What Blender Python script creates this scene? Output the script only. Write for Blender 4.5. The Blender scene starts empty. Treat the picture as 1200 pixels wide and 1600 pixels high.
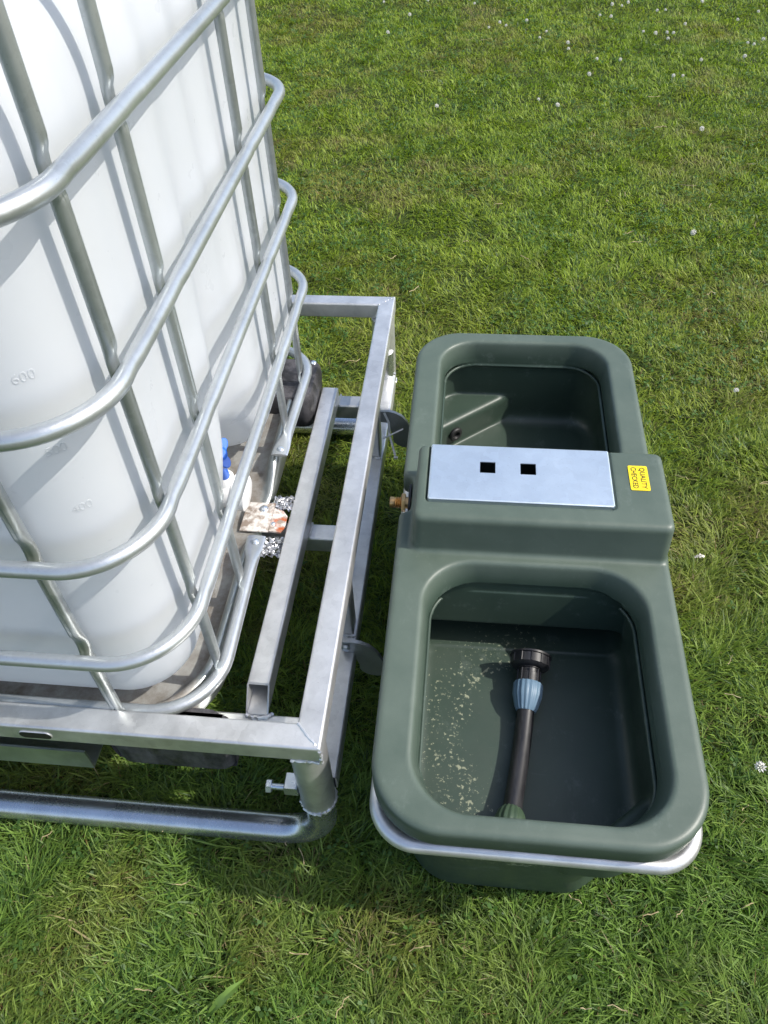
import bpy, bmesh, math, random
import numpy as np
from mathutils import Vector, Matrix

random.seed(7)
rng = np.random.default_rng(11)
scene = bpy.context.scene
COL = scene.collection

# ---------------------------------------------------------------- camera, sky, sun
cam_d = bpy.data.cameras.new('camera')
cam = bpy.data.objects.new('camera', cam_d)
COL.objects.link(cam)
cam_d.sensor_fit = 'HORIZONTAL'
cam_d.sensor_width = 36.0
cam_d.lens = 36.0 * 1204.5 / 1200.0
cam_d.clip_start = 0.02
cam_d.clip_end = 2000
CAMZ = 1.50616
FWD = np.array([-0.0916, 0.685, -0.7228])
CR = np.array([[0.9946, 0.0481, -0.0919], [0.0985, -0.7221, 0.6848], [-0.0334, -0.6901, -0.7229]])
cam.matrix_world = Matrix((
    (CR[0, 0], -CR[0, 1], -CR[0, 2], 0.0),
    (CR[1, 0], -CR[1, 1], -CR[1, 2], 0.0),
    (CR[2, 0], -CR[2, 1], -CR[2, 2], CAMZ),
    (0, 0, 0, 1)))
scene.camera = cam
scene.render.resolution_x = 768
scene.render.resolution_y = 1024

SUN_EL = math.radians(47)
SUN_AZ = math.radians(-3)              # from +x, towards the viewer
sun_dir = Vector((math.cos(SUN_EL) * math.cos(SUN_AZ), math.cos(SUN_EL) * math.sin(SUN_AZ), math.sin(SUN_EL)))
world = bpy.data.worlds.new('World')
scene.world = world
world.use_nodes = True
wn = world.node_tree.nodes
sky = wn.new('ShaderNodeTexSky')
sky.sky_type = 'NISHITA'
sky.sun_disc = False
sky.sun_elevation = SUN_EL
sky.sun_rotation = math.radians(93)
sky.air_density = 1.0
sky.dust_density = 2.5
sky.ozone_density = 1.0
bg = wn['Background']
bg.inputs['Strength'].default_value = 0.15
world.node_tree.links.new(sky.outputs[0], bg.inputs[0])

sun_d = bpy.data.lights.new('sun', 'SUN')
sun_d.energy = 2.8
sun_d.angle = math.radians(0.53)
sun_d.color = (1.0, 0.96, 0.89)
sun = bpy.data.objects.new('sun', sun_d)
COL.objects.link(sun)
sun.location = (6, -1, 7)
sun.rotation_euler = sun_dir.to_track_quat('Z', 'Y').to_euler()

scene.view_settings.view_transform = 'Standard'
scene.view_settings.look = 'None'
scene.view_settings.gamma = 1
scene.view_settings.use_curve_mapping = False
scene.view_settings.exposure = 0.58


# ---------------------------------------------------------------- helpers
def project(P):
    """pixel (1200x1600) of world points, for culling grass outside the view"""
    d = P - np.array([0, 0, CAMZ])
    c = d @ CR
    z = np.maximum(c[:, 2], 1e-3)
    return 600 + 1204.5 * c[:, 0] / z, 800 + 1204.5 * c[:, 1] / z


def new_obj(name, me, mat, parent=None, world_verts=True):
    if mat is not None and len(me.materials) == 0:
        me.materials.append(mat)
    o = bpy.data.objects.new(name, me)
    COL.objects.link(o)
    if parent is not None:
        o.parent = parent
    return o


ORIGIN = {}


def origin_of(o):
    v = Vector((0, 0, 0))
    while o is not None:
        v += o.location
        o = o.parent
    return v


def part(name, geo, mat, parent=None, local=False, smooth=40, loc=None):
    """geo = (verts, faces) in world coordinates (local=True: in the parent's own)"""
    V, F = geo
    V = np.asarray(V, dtype=float).reshape(-1, 3)
    if parent is not None and not local:
        V = V - np.array(origin_of(parent))
    if loc is not None:
        V = V - np.array(loc)
    me = bpy.data.meshes.new(name)
    me.from_pydata(V.tolist(), [], [list(map(int, f)) for f in F])
    me.validate()
    if smooth:
        me.shade_smooth()
        me.set_sharp_from_angle(angle=math.radians(smooth))
    me.update()
    o = new_obj(name, me, mat, parent)
    if loc is not None:
        o.location = loc
    return o


def thing(name, label, cat, loc, group=None):
    o = bpy.data.objects.new(name, None)
    o.empty_display_size = 0.1
    COL.objects.link(o)
    o.location = loc
    o['label'] = label
    o['category'] = cat
    if group:
        o['group'] = group
    return o


def tag(o, label, cat, group=None):
    o['label'] = label
    o['category'] = cat
    if group:
        o['group'] = group
    return o


def merge(*geos):
    V, F, n = [], [], 0
    for v, f in geos:
        v = np.asarray(v, float).reshape(-1, 3)
        V.append(v)
        F += [[i + n for i in q] for q in f]
        n += len(v)
    return np.concatenate(V), F


def frames(pts, up):
    P = np.asarray(pts, float)
    T = np.gradient(P, axis=0)
    T /= np.linalg.norm(T, axis=1)[:, None] + 1e-12
    up = np.asarray(up, float)
    if up.ndim == 1:
        up = np.repeat(up[None], len(P), 0)
    U = up - T * (up * T).sum(1)[:, None]
    U /= np.linalg.norm(U, axis=1)[:, None] + 1e-12
    S = np.cross(T, U)
    return P, T, U, S


def sweep(pts, prof, up=(0, 0, 1), su=None, ss=None, off=None, cap=True, closed=False):
    """sweep profile [(s,u)..] along pts; su/ss scale per point; off = per-point offset"""
    P, T, U, S = frames(pts, up)
    if closed:
        T = np.roll(P, -1, 0) - np.roll(P, 1, 0)
        T /= np.linalg.norm(T, axis=1)[:, None]
        upv = np.asarray(up, float)
        U = upv - T * (T @ upv)[:, None]
        U /= np.linalg.norm(U, axis=1)[:, None]
        S = np.cross(T, U)
    n, m = len(P), len(prof)
    prof = np.asarray(prof, float)
    su = np.ones(n) if su is None else np.asarray(su)
    ss = np.ones(n) if ss is None else np.asarray(ss)
    if off is not None:
        P = P + np.asarray(off)
    V = P[:, None, :] + S[:, None, :] * (prof[None, :, 0, None] * ss[:, None, None]) + U[:, None, :] * (prof[None, :, 1, None] * su[:, None, None])
    F = []
    for i in range(n if closed else n - 1):
        j = (i + 1) % n
        for k in range(m):
            l = (k + 1) % m
            F.append([i * m + k, i * m + l, j * m + l, j * m + k])
    if cap and not closed:
        F.append(list(range(m))[::-1])
        F.append([(n - 1) * m + k for k in range(m)])
    return V.reshape(-1, 3), F


def circ(r, n=16):
    return [(r * math.cos(2 * math.pi * k / n), r * math.sin(2 * math.pi * k / n)) for k in range(n)]


def rrect(w, h, r, n=3):
    out = []
    for cx, cy, a0 in ((w / 2 - r, h / 2 - r, 0), (-w / 2 + r, h / 2 - r, 90), (-w / 2 + r, -h / 2 + r, 180), (w / 2 - r, -h / 2 + r, 270)):
        for k in range(n + 1):
            a = math.radians(a0 + 90 * k / n)
            out.append((cx + r * math.cos(a), cy + r * math.sin(a)))
    return out


def tube(pts, r, n=16, up=(0, 0, 1)):
    return sweep(pts, circ(r, n), up)


def rod(a, b, r, n=16, seg=1):
    a, b = np.array(a, float), np.array(b, float)
    d = b - a
    up = (0, 0, 1) if abs(d[2]) < 0.9 * np.linalg.norm(d) else (0, 1, 0)
    return sweep([a + d * t for t in np.linspace(0, 1, seg + 1)], circ(r, n), up)


def beam(a, b, w, h, cut_a=(0, 0), cut_b=(0, 0), t=0.003, r=0.005, up=(0, 0, 1), seg=1):
    """hollow square section; cut = (per-side, per-up) slopes of the end cut"""
    a, b = np.array(a, float), np.array(b, float)
    d = b - a
    L = np.linalg.norm(d)
    d /= L
    up = np.array(up, float)
    u = up - d * (up @ d)
    u /= np.linalg.norm(u)
    s = np.cross(d, u)
    po = np.array(rrect(w, h, r))
    pi_ = np.array(rrect(w - 2 * t, h - 2 * t, max(r - t, 0.0012)))
    m = len(po)
    V = []
    for pr in (po, pi_):
        for e in range(seg + 1):
            f = e / seg
            for (x, y) in pr:
                la = cut_a[0] * x + cut_a[1] * y
                lb = L + cut_b[0] * x + cut_b[1] * y
                V.append(a + s * x + u * y + d * (la * (1 - f) + lb * f))
    F = []
    ni = (seg + 1) * m
    for e in range(seg):
        for k in range(m):
            l = (k + 1) % m
            F.append([e * m + k, e * m + l, (e + 1) * m + l, (e + 1) * m + k])
            F.append([ni + e * m + k, ni + (e + 1) * m + k, ni + (e + 1) * m + l, ni + e * m + l])
    for k in range(m):
        l = (k + 1) % m
        F.append([k, ni + k, ni + l, l])
        F.append([seg * m + k, seg * m + l, ni + seg * m + l, ni + seg * m + k])
    return np.array(V), F


def lathe(prof, axis_o, axis_d, n=24, flute=0, depth=0.0):
    """prof [(r,h)] revolved about axis; optional fluting of radius"""
    o = np.array(axis_o, float)
    d = np.array(axis_d, float)
    d /= np.linalg.norm(d)
    a = np.array((0, 0, 1.0)) if abs(d[2]) < 0.9 else np.array((1.0, 0, 0))
    u = np.cross(d, a)
    u /= np.linalg.norm(u)
    v = np.cross(d, u)
    V, F = [], []
    for (r, h) in prof:
        for k in range(n):
            t = 2 * math.pi * k / n
            rr = r
            if flute and r > 0:
                rr = r + depth * (1 if (k * flute * 2 // n) % 2 == 0 else -1)
            V.append(o + d * h + u * rr * math.cos(t) + v * rr * math.sin(t))
    m = len(prof)
    for i in range(m - 1):
        for k in range(n):
            l = (k + 1) % n
            F.append([i * n + k, (i + 1) * n + k, (i + 1) * n + l, i * n + l])
    F.append(list(range(n)))
    F.append([(m - 1) * n + k for k in range(n)][::-1])
    return np.array(V), F


def box(cx, cy, cz, wx, wy, wz, bev=0.0):
    bm = bmesh.new()
    bmesh.ops.create_cube(bm, size=1)
    for v in bm.verts:
        v.co = Vector((cx + v.co.x * wx, cy + v.co.y * wy, cz + v.co.z * wz))
    if bev > 0:
        bmesh.ops.bevel(bm, geom=bm.edges[:], offset=bev, segments=2, affect='EDGES', profile=0.6)
    V = [v.co[:] for v in bm.verts]
    idx = {v: i for i, v in enumerate(bm.verts)}
    F = [[idx[v] for v in f.verts] for f in bm.faces]
    bm.free()
    return np.array(V), F


def prism(outline, p0, ax_u, ax_v, thick, bev=0.0):
    """extrude a 2-D outline (list of (u,v)) along cross(ax_u, ax_v)"""
    p0, au, av = np.array(p0, float), np.array(ax_u, float), np.array(ax_v, float)
    w = np.cross(au, av)
    w /= np.linalg.norm(w)
    n = len(outline)
    V = [p0 + au * u + av * v for u, v in outline] + [p0 + au * u + av * v + w * thick for u, v in outline]
    F = [list(range(n))[::-1], [n + k for k in range(n)]]
    for k in range(n):
        l = (k + 1) % n
        F.append([k, l, n + l, n + k])
    return np.array(V), F


def weld(pts, r=0.0028):
    P = np.asarray(pts, float)
    n = max(6, int(sum(np.linalg.norm(P[i + 1] - P[i]) for i in range(len(P) - 1)) / 0.003))
    t = np.linspace(0, len(P) - 1, n)
    Q = np.stack([np.interp(t, range(len(P)), P[:, k]) for k in range(3)], 1)
    Q += rng.normal(0, r * 0.18, Q.shape)
    sc = 1 + 0.35 * np.sin(np.arange(n) * 2.1) * rng.uniform(0.4, 1, n)
    return sweep(Q, circ(r, 7), (0.3, 0.2, 1), su=sc, ss=sc)


def path_round(corners, r, n=8):
    """polyline with rounded corners"""
    P = [np.array(c, float) for c in corners]
    out = [P[0]]
    for i in range(1, len(P) - 1):
        a, b, c = P[i - 1], P[i], P[i + 1]
        d1 = (a - b) / np.linalg.norm(a - b)
        d2 = (c - b) / np.linalg.norm(c - b)
        ang = math.acos(max(-1, min(1, d1 @ d2)))
        rr = r[i] if isinstance(r, (list, tuple)) else r
        tl = rr / math.tan(ang / 2)
        cen = b + (d1 + d2) / np.linalg.norm(d1 + d2) * rr / math.sin(ang / 2)
        s, e = b + d1 * tl, b + d2 * tl
        v1, v2 = s - cen, e - cen
        tot = math.acos(max(-1, min(1, v1 @ v2 / rr / rr)))
        for k in range(n + 1):
            t = k / n
            out.append(cen + (v1 * math.sin((1 - t) * tot) + v2 * math.sin(t * tot)) / math.sin(tot))
    out.append(P[-1])
    return np.array(out)


def resample(P, step):
    P = np.asarray(P, float)
    d = np.concatenate([[0], np.cumsum(np.linalg.norm(np.diff(P, axis=0), axis=1))])
    n = max(2, int(d[-1] / step) + 1)
    t = np.linspace(0, d[-1], n)
    return np.stack([np.interp(t, d, P[:, k]) for k in range(3)], 1), t


# signed-distance modelling (roto-moulded and pressed shapes)
def smin(a, b, k):
    h = np.maximum(k - np.abs(a - b), 0) / k
    return np.minimum(a, b) - h * h * k * 0.25


def smax(a, b, k):
    return -smin(-a, -b, k)


def rb2(x, y, hx, hy, r):
    qx = np.abs(x) - hx + r
    qy = np.abs(y) - hy + r
    return np.hypot(np.maximum(qx, 0), np.maximum(qy, 0)) + np.minimum(np.maximum(qx, qy), 0) - r


def band(z, z0, z1):
    return np.maximum(z0 - z, z - z1)


def sdf_mesh(name, fn, lo, hi, h):
    lo, hi = np.array(lo, float), np.array(hi, float)
    n = np.ceil((hi - lo) / h).astype(int) + 1
    ax = [lo[k] + h * np.arange(n[k]) for k in range(3)]
    X, Y, Z = np.meshgrid(*ax, indexing='ij')
    D = fn(X.ravel(), Y.ravel(), Z.ravel()).reshape(n)
    S = D < 0
    c = np.zeros(n - 1, int)
    for i in (0, 1):
        for j in (0, 1):
            for k in (0, 1):
                c += S[i:n[0] - 1 + i, j:n[1] - 1 + j, k:n[2] - 1 + k]
    act = (c > 0) & (c < 8)
    idx = -np.ones(n - 1, int)
    ci = np.argwhere(act)
    idx[act] = np.arange(len(ci))
    acc = np.zeros((len(ci), 3))
    cnt = np.zeros(len(ci))
    corners = [(i, j, k) for i in (0, 1) for j in (0, 1) for k in (0, 1)]
    for a in corners:
        for b in corners:
            df = [b[q] - a[q] for q in range(3)]
            if sum(df) != 1 or min(df) < 0:
                continue
            da = D[ci[:, 0] + a[0], ci[:, 1] + a[1], ci[:, 2] + a[2]]
            db = D[ci[:, 0] + b[0], ci[:, 1] + b[1], ci[:, 2] + b[2]]
            m = (da < 0) != (db < 0)
            t = np.where(m, da / np.where(np.abs(da - db) < 1e-12, 1, da - db), 0)
            p = np.array(a)[None] + t[:, None] * np.array(df)[None]
            acc[m] += p[m]
            cnt[m] += 1
    V = lo + h * (ci + acc / cnt[:, None])
    quads = []
    for q in range(3):
        o = [(q + 1) % 3, (q + 2) % 3]
        sl0 = [slice(1, n[k] - 1) for k in range(3)]
        sl1 = [slice(1, n[k] - 1) for k in range(3)]
        sl0[q] = slice(0, n[q] - 1)
        sl1[q] = slice(1, n[q])
        A, B = S[tuple(sl0)], S[tuple(sl1)]
        e = np.argwhere(A != B)
        if len(e) == 0:
            continue
        flip = A[A != B]
        base = e.copy()
        for k in range(3):
            if k != q:
                base[:, k] += 1
        def cell(d1, d2):
            b = base.copy()
            b[:, o[0]] -= d1
            b[:, o[1]] -= d2
            return idx[b[:, 0], b[:, 1], b[:, 2]]
        Q = np.stack([cell(1, 1), cell(0, 1), cell(0, 0), cell(1, 0)], 1)
        Q[~flip] = Q[~flip][:, ::-1]
        quads.append(Q)
    Q = np.concatenate(quads)
    e = 1e-4

    def grad(V):
        g = np.zeros_like(V)
        for k in range(3):
            a, b = V.copy(), V.copy()
            a[:, k] += e
            b[:, k] -= e
            g[:, k] = (fn(*a.T) - fn(*b.T)) / (2 * e)
        return g
    for it in range(3):
        g = grad(V)
        d = fn(*V.T)
        st = d[:, None] * g / np.maximum((g * g).sum(1), 0.2)[:, None]
        ln = np.linalg.norm(st, axis=1)
        st *= np.minimum(1, 0.4 * h / np.maximum(ln, 1e-9))[:, None]
        V = V - st
    e = h * 0.25
    N = grad(V)
    N /= np.linalg.norm(N, axis=1)[:, None] + 1e-9
    me = bpy.data.meshes.new(name)
    me.vertices.add(len(V))
    me.vertices.foreach_set('co', V.astype(np.float32).ravel())
    me.loops.add(Q.size)
    me.loops.foreach_set('vertex_index', Q.astype(np.int32).ravel())
    me.polygons.add(len(Q))
    me.polygons.foreach_set('loop_start', (np.arange(len(Q)) * 4).astype(np.int32))
    me.polygons.foreach_set('use_smooth', np.ones(len(Q), bool))
    me.update(calc_edges=True)
    me.normals_split_custom_set_from_vertices(N.tolist())
    return me


# ---------------------------------------------------------------- materials
class NT:
    def __init__(self, name):
        self.m = bpy.data.materials.new(name)
        self.m.use_nodes = True
        self.t = self.m.node_tree
        self.b = self.t.nodes['Principled BSDF']
        self.out = self.t.nodes['Material Output']

    def n(self, typ, **kw):
        nd = self.t.nodes.new(typ)
        for k, v in kw.items():
            if k in nd.inputs:
                nd.inputs[k].default_value = v
            else:
                setattr(nd, k, v)
        return nd

    def l(self, a, b):
        self.t.links.new(a, b)

    def co(self):
        return self.n('ShaderNodeTexCoord').outputs['Object']

    def noise(self, scale, detail=4, rough=0.55, vec=None, stretch=None):
        nd = self.n('ShaderNodeTexNoise', Scale=scale, Detail=detail, Roughness=rough)
        v = vec if vec is not None else self.co()
        if stretch:
            mp = self.n('ShaderNodeMapping')
            mp.inputs['Scale'].default_value = stretch
            self.l(v, mp.inputs[0])
            v = mp.outputs[0]
        self.l(v, nd.inputs['Vector'])
        return nd.outputs['Fac']

    def ramp(self, fac, stops):
        r = self.n('ShaderNodeValToRGB')
        el = r.color_ramp.elements
        while len(el) < len(stops):
            el.new(0.5)
        for e, (p, c) in zip(el, stops):
            e.position = p
            e.color = (c, c, c, 1) if not hasattr(c, '__len__') else (*c, 1)
        self.l(fac, r.inputs[0])
        return r.outputs[0]

    def mix(self, fac, a, b, blend='MIX'):
        nd = self.n('ShaderNodeMix', data_type='RGBA', blend_type=blend)
        for sock, v in ((nd.inputs[0], fac), (nd.inputs[6], a), (nd.inputs[7], b)):
            if hasattr(v, 'is_linked'):
                self.l(v, sock)
            elif hasattr(v, '__len__'):
                sock.default_value = (*v, 1) if len(v) == 3 else v
            else:
                sock.default_value = v
        return nd.outputs[2]

    def math(self, op, a, b=0.5):
        nd = self.n('ShaderNodeMath', operation=op)
        for sock, v in ((nd.inputs[0], a), (nd.inputs[1], b)):
            if hasattr(v, 'is_linked'):
                self.l(v, sock)
            else:
                sock.default_value = v
        return nd.outputs[0]

    def bump(self, h, strength, dist=0.001):
        nd = self.n('ShaderNodeBump', Strength=strength, Distance=dist)
        self.l(h, nd.inputs['Height'])
        self.l(nd.outputs[0], self.b.inputs['Normal'])

    def set(self, **kw):
        for k, v in kw.items():
            s = self.b.inputs[k.replace('_', ' ')]
            if hasattr(v, 'is_linked'):
                self.l(v, s)
            elif hasattr(v, '__len__') and len(v) == 3 and s.type == 'RGBA':
                s.default_value = (*v, 1)
            else:
                s.default_value = v
        return self.m


def galvanised(name, base, metal, r0, r1, spangle=60, dirt=0.35, streak=(1, 1, 1)):
    m = NT(name)
    vor = m.n('ShaderNodeTexVoronoi', Scale=spangle)
    dist = m.n('ShaderNodeMix', data_type='RGBA', blend_type='LINEAR_LIGHT')
    dist.inputs[0].default_value = 0.02
    co = m.co()
    m.l(co, dist.inputs[6])
    nn = m.n('ShaderNodeTexNoise', Scale=40.0)
    m.l(co, nn.inputs['Vector'])
    m.l(nn.outputs['Color'], dist.inputs[7])
    m.l(dist.outputs[2], vor.inputs['Vector'])
    sp = m.n('ShaderNodeSeparateColor')
    m.l(vor.outputs['Color'], sp.inputs[0])
    big = m.noise(9, 6, 0.65, stretch=streak)
    fine = m.noise(160, 3, 0.6, stretch=streak)
    lo = tuple(c * (1 - dirt) for c in base)
    c1 = m.mix(m.ramp(big, [(0.3, 0.0), (0.72, 1.0)]), lo, base)
    c2 = m.mix(m.math('MULTIPLY', sp.outputs[0], 0.22), c1, tuple(min(1, c * 1.18) for c in base))
    speck = m.ramp(m.noise(420, 2, 0.5), [(0.68, 0.0), (0.78, 1.0)])
    c3 = m.mix(m.math('MULTIPLY', speck, 0.55), c2, tuple(c * 0.45 for c in base))
    rg = m.math('ADD', m.math('MULTIPLY', big, r1 - r0), m.math('MULTIPLY', fine, 0.12))
    rg2 = m.math('ADD', rg, r0 - 0.05)
    m.bump(m.math('ADD', m.math('MULTIPLY', fine, 0.5), m.math('MULTIPLY', big, 0.8)), 0.16, 0.002)
    return m.set(Base_Color=c3, Metallic=metal, Roughness=rg2)


M_rail = galvanised('hot_dip_galvanised_box', (0.82, 0.825, 0.82), 0.76, 0.26, 0.48, 45, 0.40)
M_runner = galvanised('galvanised_pipe', (0.68, 0.71, 0.75), 0.92, 0.17, 0.34, 35, 0.3)
M_cage = galvanised('galvanised_cage_tube', (0.62, 0.655, 0.67), 0.78, 0.27, 0.42, 90, 0.22)
M_upright = galvanised('weathered_cage_upright', (0.54, 0.58, 0.59), 0.78, 0.30, 0.46, 70, 0.42, (1, 1, 0.12))
M_tray = galvanised('pressed_steel_tray', (0.54, 0.58, 0.57), 0.88, 0.24, 0.42, 50, 0.4)
M_plate = galvanised('zinc_cover_plate', (0.66, 0.755, 0.83), 0.85, 0.36, 0.5, 55, 0.10)
M_weld = galvanised('weld_bead', (0.78, 0.79, 0.80), 0.85, 0.30, 0.5, 200, 0.35)
M_bolt = galvanised('zinc_bolt', (0.72, 0.78, 0.84), 0.9, 0.22, 0.36, 80, 0.15)
M_bracket = galvanised('galvanised_bracket', (0.55, 0.57, 0.57), 0.8, 0.36, 0.55, 60, 0.3)

# moulded trough plastic
m = NT('dark_green_moulded_plastic')
co = m.co()
base = m.mix(m.ramp(m.noise(6, 6, 0.65), [(0.3, 0), (0.7, 1)]), (0.032, 0.054, 0.039), (0.044, 0.070, 0.051))
scuff = m.ramp(m.noise(20, 10, 0.78, stretch=(1, 0.6, 1)), [(0.56, 0), (0.70, 1)])
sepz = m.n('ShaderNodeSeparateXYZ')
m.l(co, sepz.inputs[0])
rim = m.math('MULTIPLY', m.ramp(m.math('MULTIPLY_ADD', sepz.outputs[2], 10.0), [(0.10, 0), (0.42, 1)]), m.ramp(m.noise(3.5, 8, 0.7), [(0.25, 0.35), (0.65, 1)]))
base = m.mix(rim, base, (0.102, 0.134, 0.108))  # paler towards the rim: chalking and scuff, with sky sheen put into the colour
base = m.mix(m.math('MULTIPLY', scuff, 0.5), base, (0.15, 0.185, 0.16))
scr = m.ramp(m.noise(30, 5, 0.6, stretch=(0.35, 5.0, 1)), [(0.70, 0), (0.76, 1)])
scr2 = m.ramp(m.noise(34, 5, 0.6, stretch=(4.0, 0.4, 1)), [(0.70, 0), (0.76, 1)])
base = m.mix(m.math('MULTIPLY', m.math('MAXIMUM', scr, scr2), 0.30), base, (0.17, 0.20, 0.18))
# dried water marks on the floor of the near basin: an arc of pale flecks
sepx = m.n('ShaderNodeSeparateXYZ')
m.l(co, sepx.inputs[0])
dx = m.math('SUBTRACT', sepx.outputs[0], 0.055)
dy = m.math('SUBTRACT', sepx.outputs[1], -0.345)
rad = m.math('SQRT', m.math('ADD', m.math('MULTIPLY', dx, dx), m.math('MULTIPLY', m.math('MULTIPLY', dy, dy), 0.72)))
wob = m.math('MULTIPLY_ADD', m.noise(7, 3), 0.10)
wob.node.inputs[2].default_value = -0.05
radw = m.math('ADD', rad, wob)
arc = m.math('SUBTRACT', 1.0, m.math('MULTIPLY', m.math('ABSOLUTE', m.math('SUBTRACT', radw, 0.172)), 34))
arc2 = m.math('MULTIPLY', m.math('SUBTRACT', 1.0, m.math('MULTIPLY', m.math('ABSOLUTE', m.math('SUBTRACT', radw, 0.21)), 12)), 0.62)
arcm = m.math('MAXIMUM', m.math('MAXIMUM', arc, arc2), 0.0)
onfloor = m.math('MULTIPLY', m.math('LESS_THAN', sepx.outputs[2], -0.219), m.math('GREATER_THAN', sepx.outputs[2], -0.24))
leftside = m.ramp(m.math('ADD', m.math('MULTIPLY', sepx.outputs[0], 2.2), 0.5), [(0.50, 1), (0.74, 0.0)])
fl = m.math('MULTIPLY', m.math('MULTIPLY', arcm, onfloor), leftside)
flk = m.ramp(m.math('ADD', m.math('MULTIPLY', m.noise(150, 5, 0.66), 1.0), m.math('MULTIPLY', fl, 0.135)), [(0.665, 0), (0.72, 1)])
flm = m.math('MULTIPLY', flk, m.math('MINIMUM', m.math('MULTIPLY', fl, 4.0), 1.0))
base = m.mix(m.math('MULTIPLY', flm, 0.65), base, (0.42, 0.44, 0.30))
dust = m.math('MULTIPLY', onfloor, m.ramp(m.noise(5.5, 7, 0.75), [(0.42, 0), (0.75, 0.30)]))
base = m.mix(dust, base, (0.070, 0.080, 0.066))
rg = m.ramp(m.noise(14, 6, 0.7), [(0.25, 0.36), (0.75, 0.52)])
m.bump(m.math('ADD', m.math('MULTIPLY', m.noise(600, 3), 0.6), m.math('MULTIPLY', m.noise(16, 3), 1.0)), 0.10, 0.002)
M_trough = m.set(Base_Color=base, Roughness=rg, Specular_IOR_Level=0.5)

# translucent white tank
m = NT('white_tank_plastic')
base = m.mix(m.ramp(m.noise(5, 5, 0.6, stretch=(1, 1, 0.35)), [(0.3, 0), (0.7, 1)]), (0.69, 0.72, 0.75), (0.74, 0.76, 0.775))
speck = m.ramp(m.noise(300, 2, 0.5), [(0.80, 0), (0.84, 1)])
base = m.mix(m.math('MULTIPLY', speck, 0.2), base, (0.45, 0.46, 0.45))
m.bump(m.noise(14, 2, 0.5, stretch=(1, 1, 0.3)), 0.06, 0.004)
M_tank = m.set(Base_Color=base, Roughness=m.ramp(m.noise(18, 4), [(0.3, 0.26), (0.7, 0.4)]))
tr = m.n('ShaderNodeBsdfTranslucent')
tr.inputs['Color'].default_value = (0.80, 0.83, 0.86, 1)
ms = m.n('ShaderNodeMixShader')
ms.inputs[0].default_value = 0.38
m.l(m.b.outputs[0], ms.inputs[1])
m.l(tr.outputs[0], ms.inputs[2])
m.l(ms.outputs[0], m.out.inputs['Surface'])

m = NT('white_valve_plastic')
M_valve = m.set(Base_Color=m.mix(m.noise(30), (0.76, 0.77, 0.76), (0.85, 0.85, 0.84)), Roughness=0.35, Subsurface_Weight=0.15, Subsurface_Radius=(0.01, 0.01, 0.01))
m = NT('blue_cap_plastic')
M_blue = m.set(Base_Color=m.mix(m.noise(40), (0.008, 0.115, 0.60), (0.015, 0.15, 0.68)), Roughness=0.33)
m = NT('black_pipe_plastic')
M_black = m.set(Base_Color=m.mix(m.ramp(m.noise(60, 5, 0.7, stretch=(1, 0.2, 1)), [(0.4, 0), (0.8, 1)]), (0.014, 0.014, 0.016), (0.045, 0.045, 0.048)), Roughness=m.ramp(m.noise(35, 4), [(0.3, 0.32), (0.7, 0.5)]))
m = NT('blue_coupling_plastic')
M_bluenut = m.set(Base_Color=m.mix(m.noise(45, 4), (0.11, 0.19, 0.275), (0.17, 0.26, 0.34)), Roughness=0.42)
m = NT('green_coupling_plastic')
M_greennut = m.set(Base_Color=m.mix(m.noise(45, 4), (0.040, 0.072, 0.042), (0.075, 0.115, 0.07)), Roughness=0.45)
m = NT('black_recycled_plastic_foot')
dirt = m.ramp(m.noise(22, 7, 0.7, stretch=(1, 1, 0.5)), [(0.42, 0), (0.7, 1)])
m.bump(m.noise(90, 4, 0.6), 0.35, 0.002)
M_foot = m.set(Base_Color=m.mix(dirt, (0.016, 0.016, 0.018), (0.12, 0.115, 0.125)), Roughness=m.ramp(m.noise(40), [(0.3, 0.4), (0.7, 0.7)]))
m = NT('turned_brass')
M_brass = m.set(Base_Color=m.mix(m.noise(50), (0.56, 0.33, 0.13), (0.66, 0.43, 0.20)), Metallic=1.0, Roughness=0.32)
m = NT('black_rubber')
M_rubber = m.set(Base_Color=m.mix(m.noise(80), (0.008, 0.008, 0.009), (0.02, 0.02, 0.02)), Roughness=0.55)
m = NT('yellow_sticker')
M_yellow = m.set(Base_Color=m.mix(m.noise(25, 3), (0.80, 0.60, 0.012), (0.88, 0.69, 0.02)), Roughness=0.38)
m = NT('black_ink')
M_ink = m.set(Base_Color=m.mix(m.noise(200), (0.012, 0.012, 0.012), (0.03, 0.028, 0.02)), Roughness=0.5)
m = NT('white_nylon_tie')
M_nylon = m.set(Base_Color=m.mix(m.noise(120), (0.76, 0.77, 0.78), (0.86, 0.86, 0.85)), Roughness=0.4)
m = NT('torn_silver_foil')
M_foil = m.set(Base_Color=m.mix(m.noise(130, 4), (0.40, 0.41, 0.43), (0.75, 0.76, 0.78)), Metallic=0.9, Roughness=0.3)
# plate with lime scale and rust
m = NT('limed_rusty_steel')
rust = m.ramp(m.noise(42, 6, 0.65), [(0.47, 0), (0.6, 1)])
lime = m.ramp(m.noise(60, 5, 0.65), [(0.40, 0), (0.58, 1)])
sx = m.n('ShaderNodeSeparateXYZ')
m.l(m.co(), sx.inputs[0])
ea = m.math('MULTIPLY_ADD', sx.outputs[0], 20.0)
ea.node.inputs[2].default_value = -11.2
edge = m.ramp(ea, [(0.05, 0), (0.30, 1)])
b0 = m.mix(lime, (0.27, 0.22, 0.18), (0.66, 0.63, 0.59))
b1 = m.mix(m.math('MULTIPLY', edge, rust), b0, (0.40, 0.085, 0.015))
m.bump(m.noise(160, 5), 0.5, 0.002)
M_rust = m.set(Base_Color=b1, Metallic=0.0, Roughness=0.75)
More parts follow.
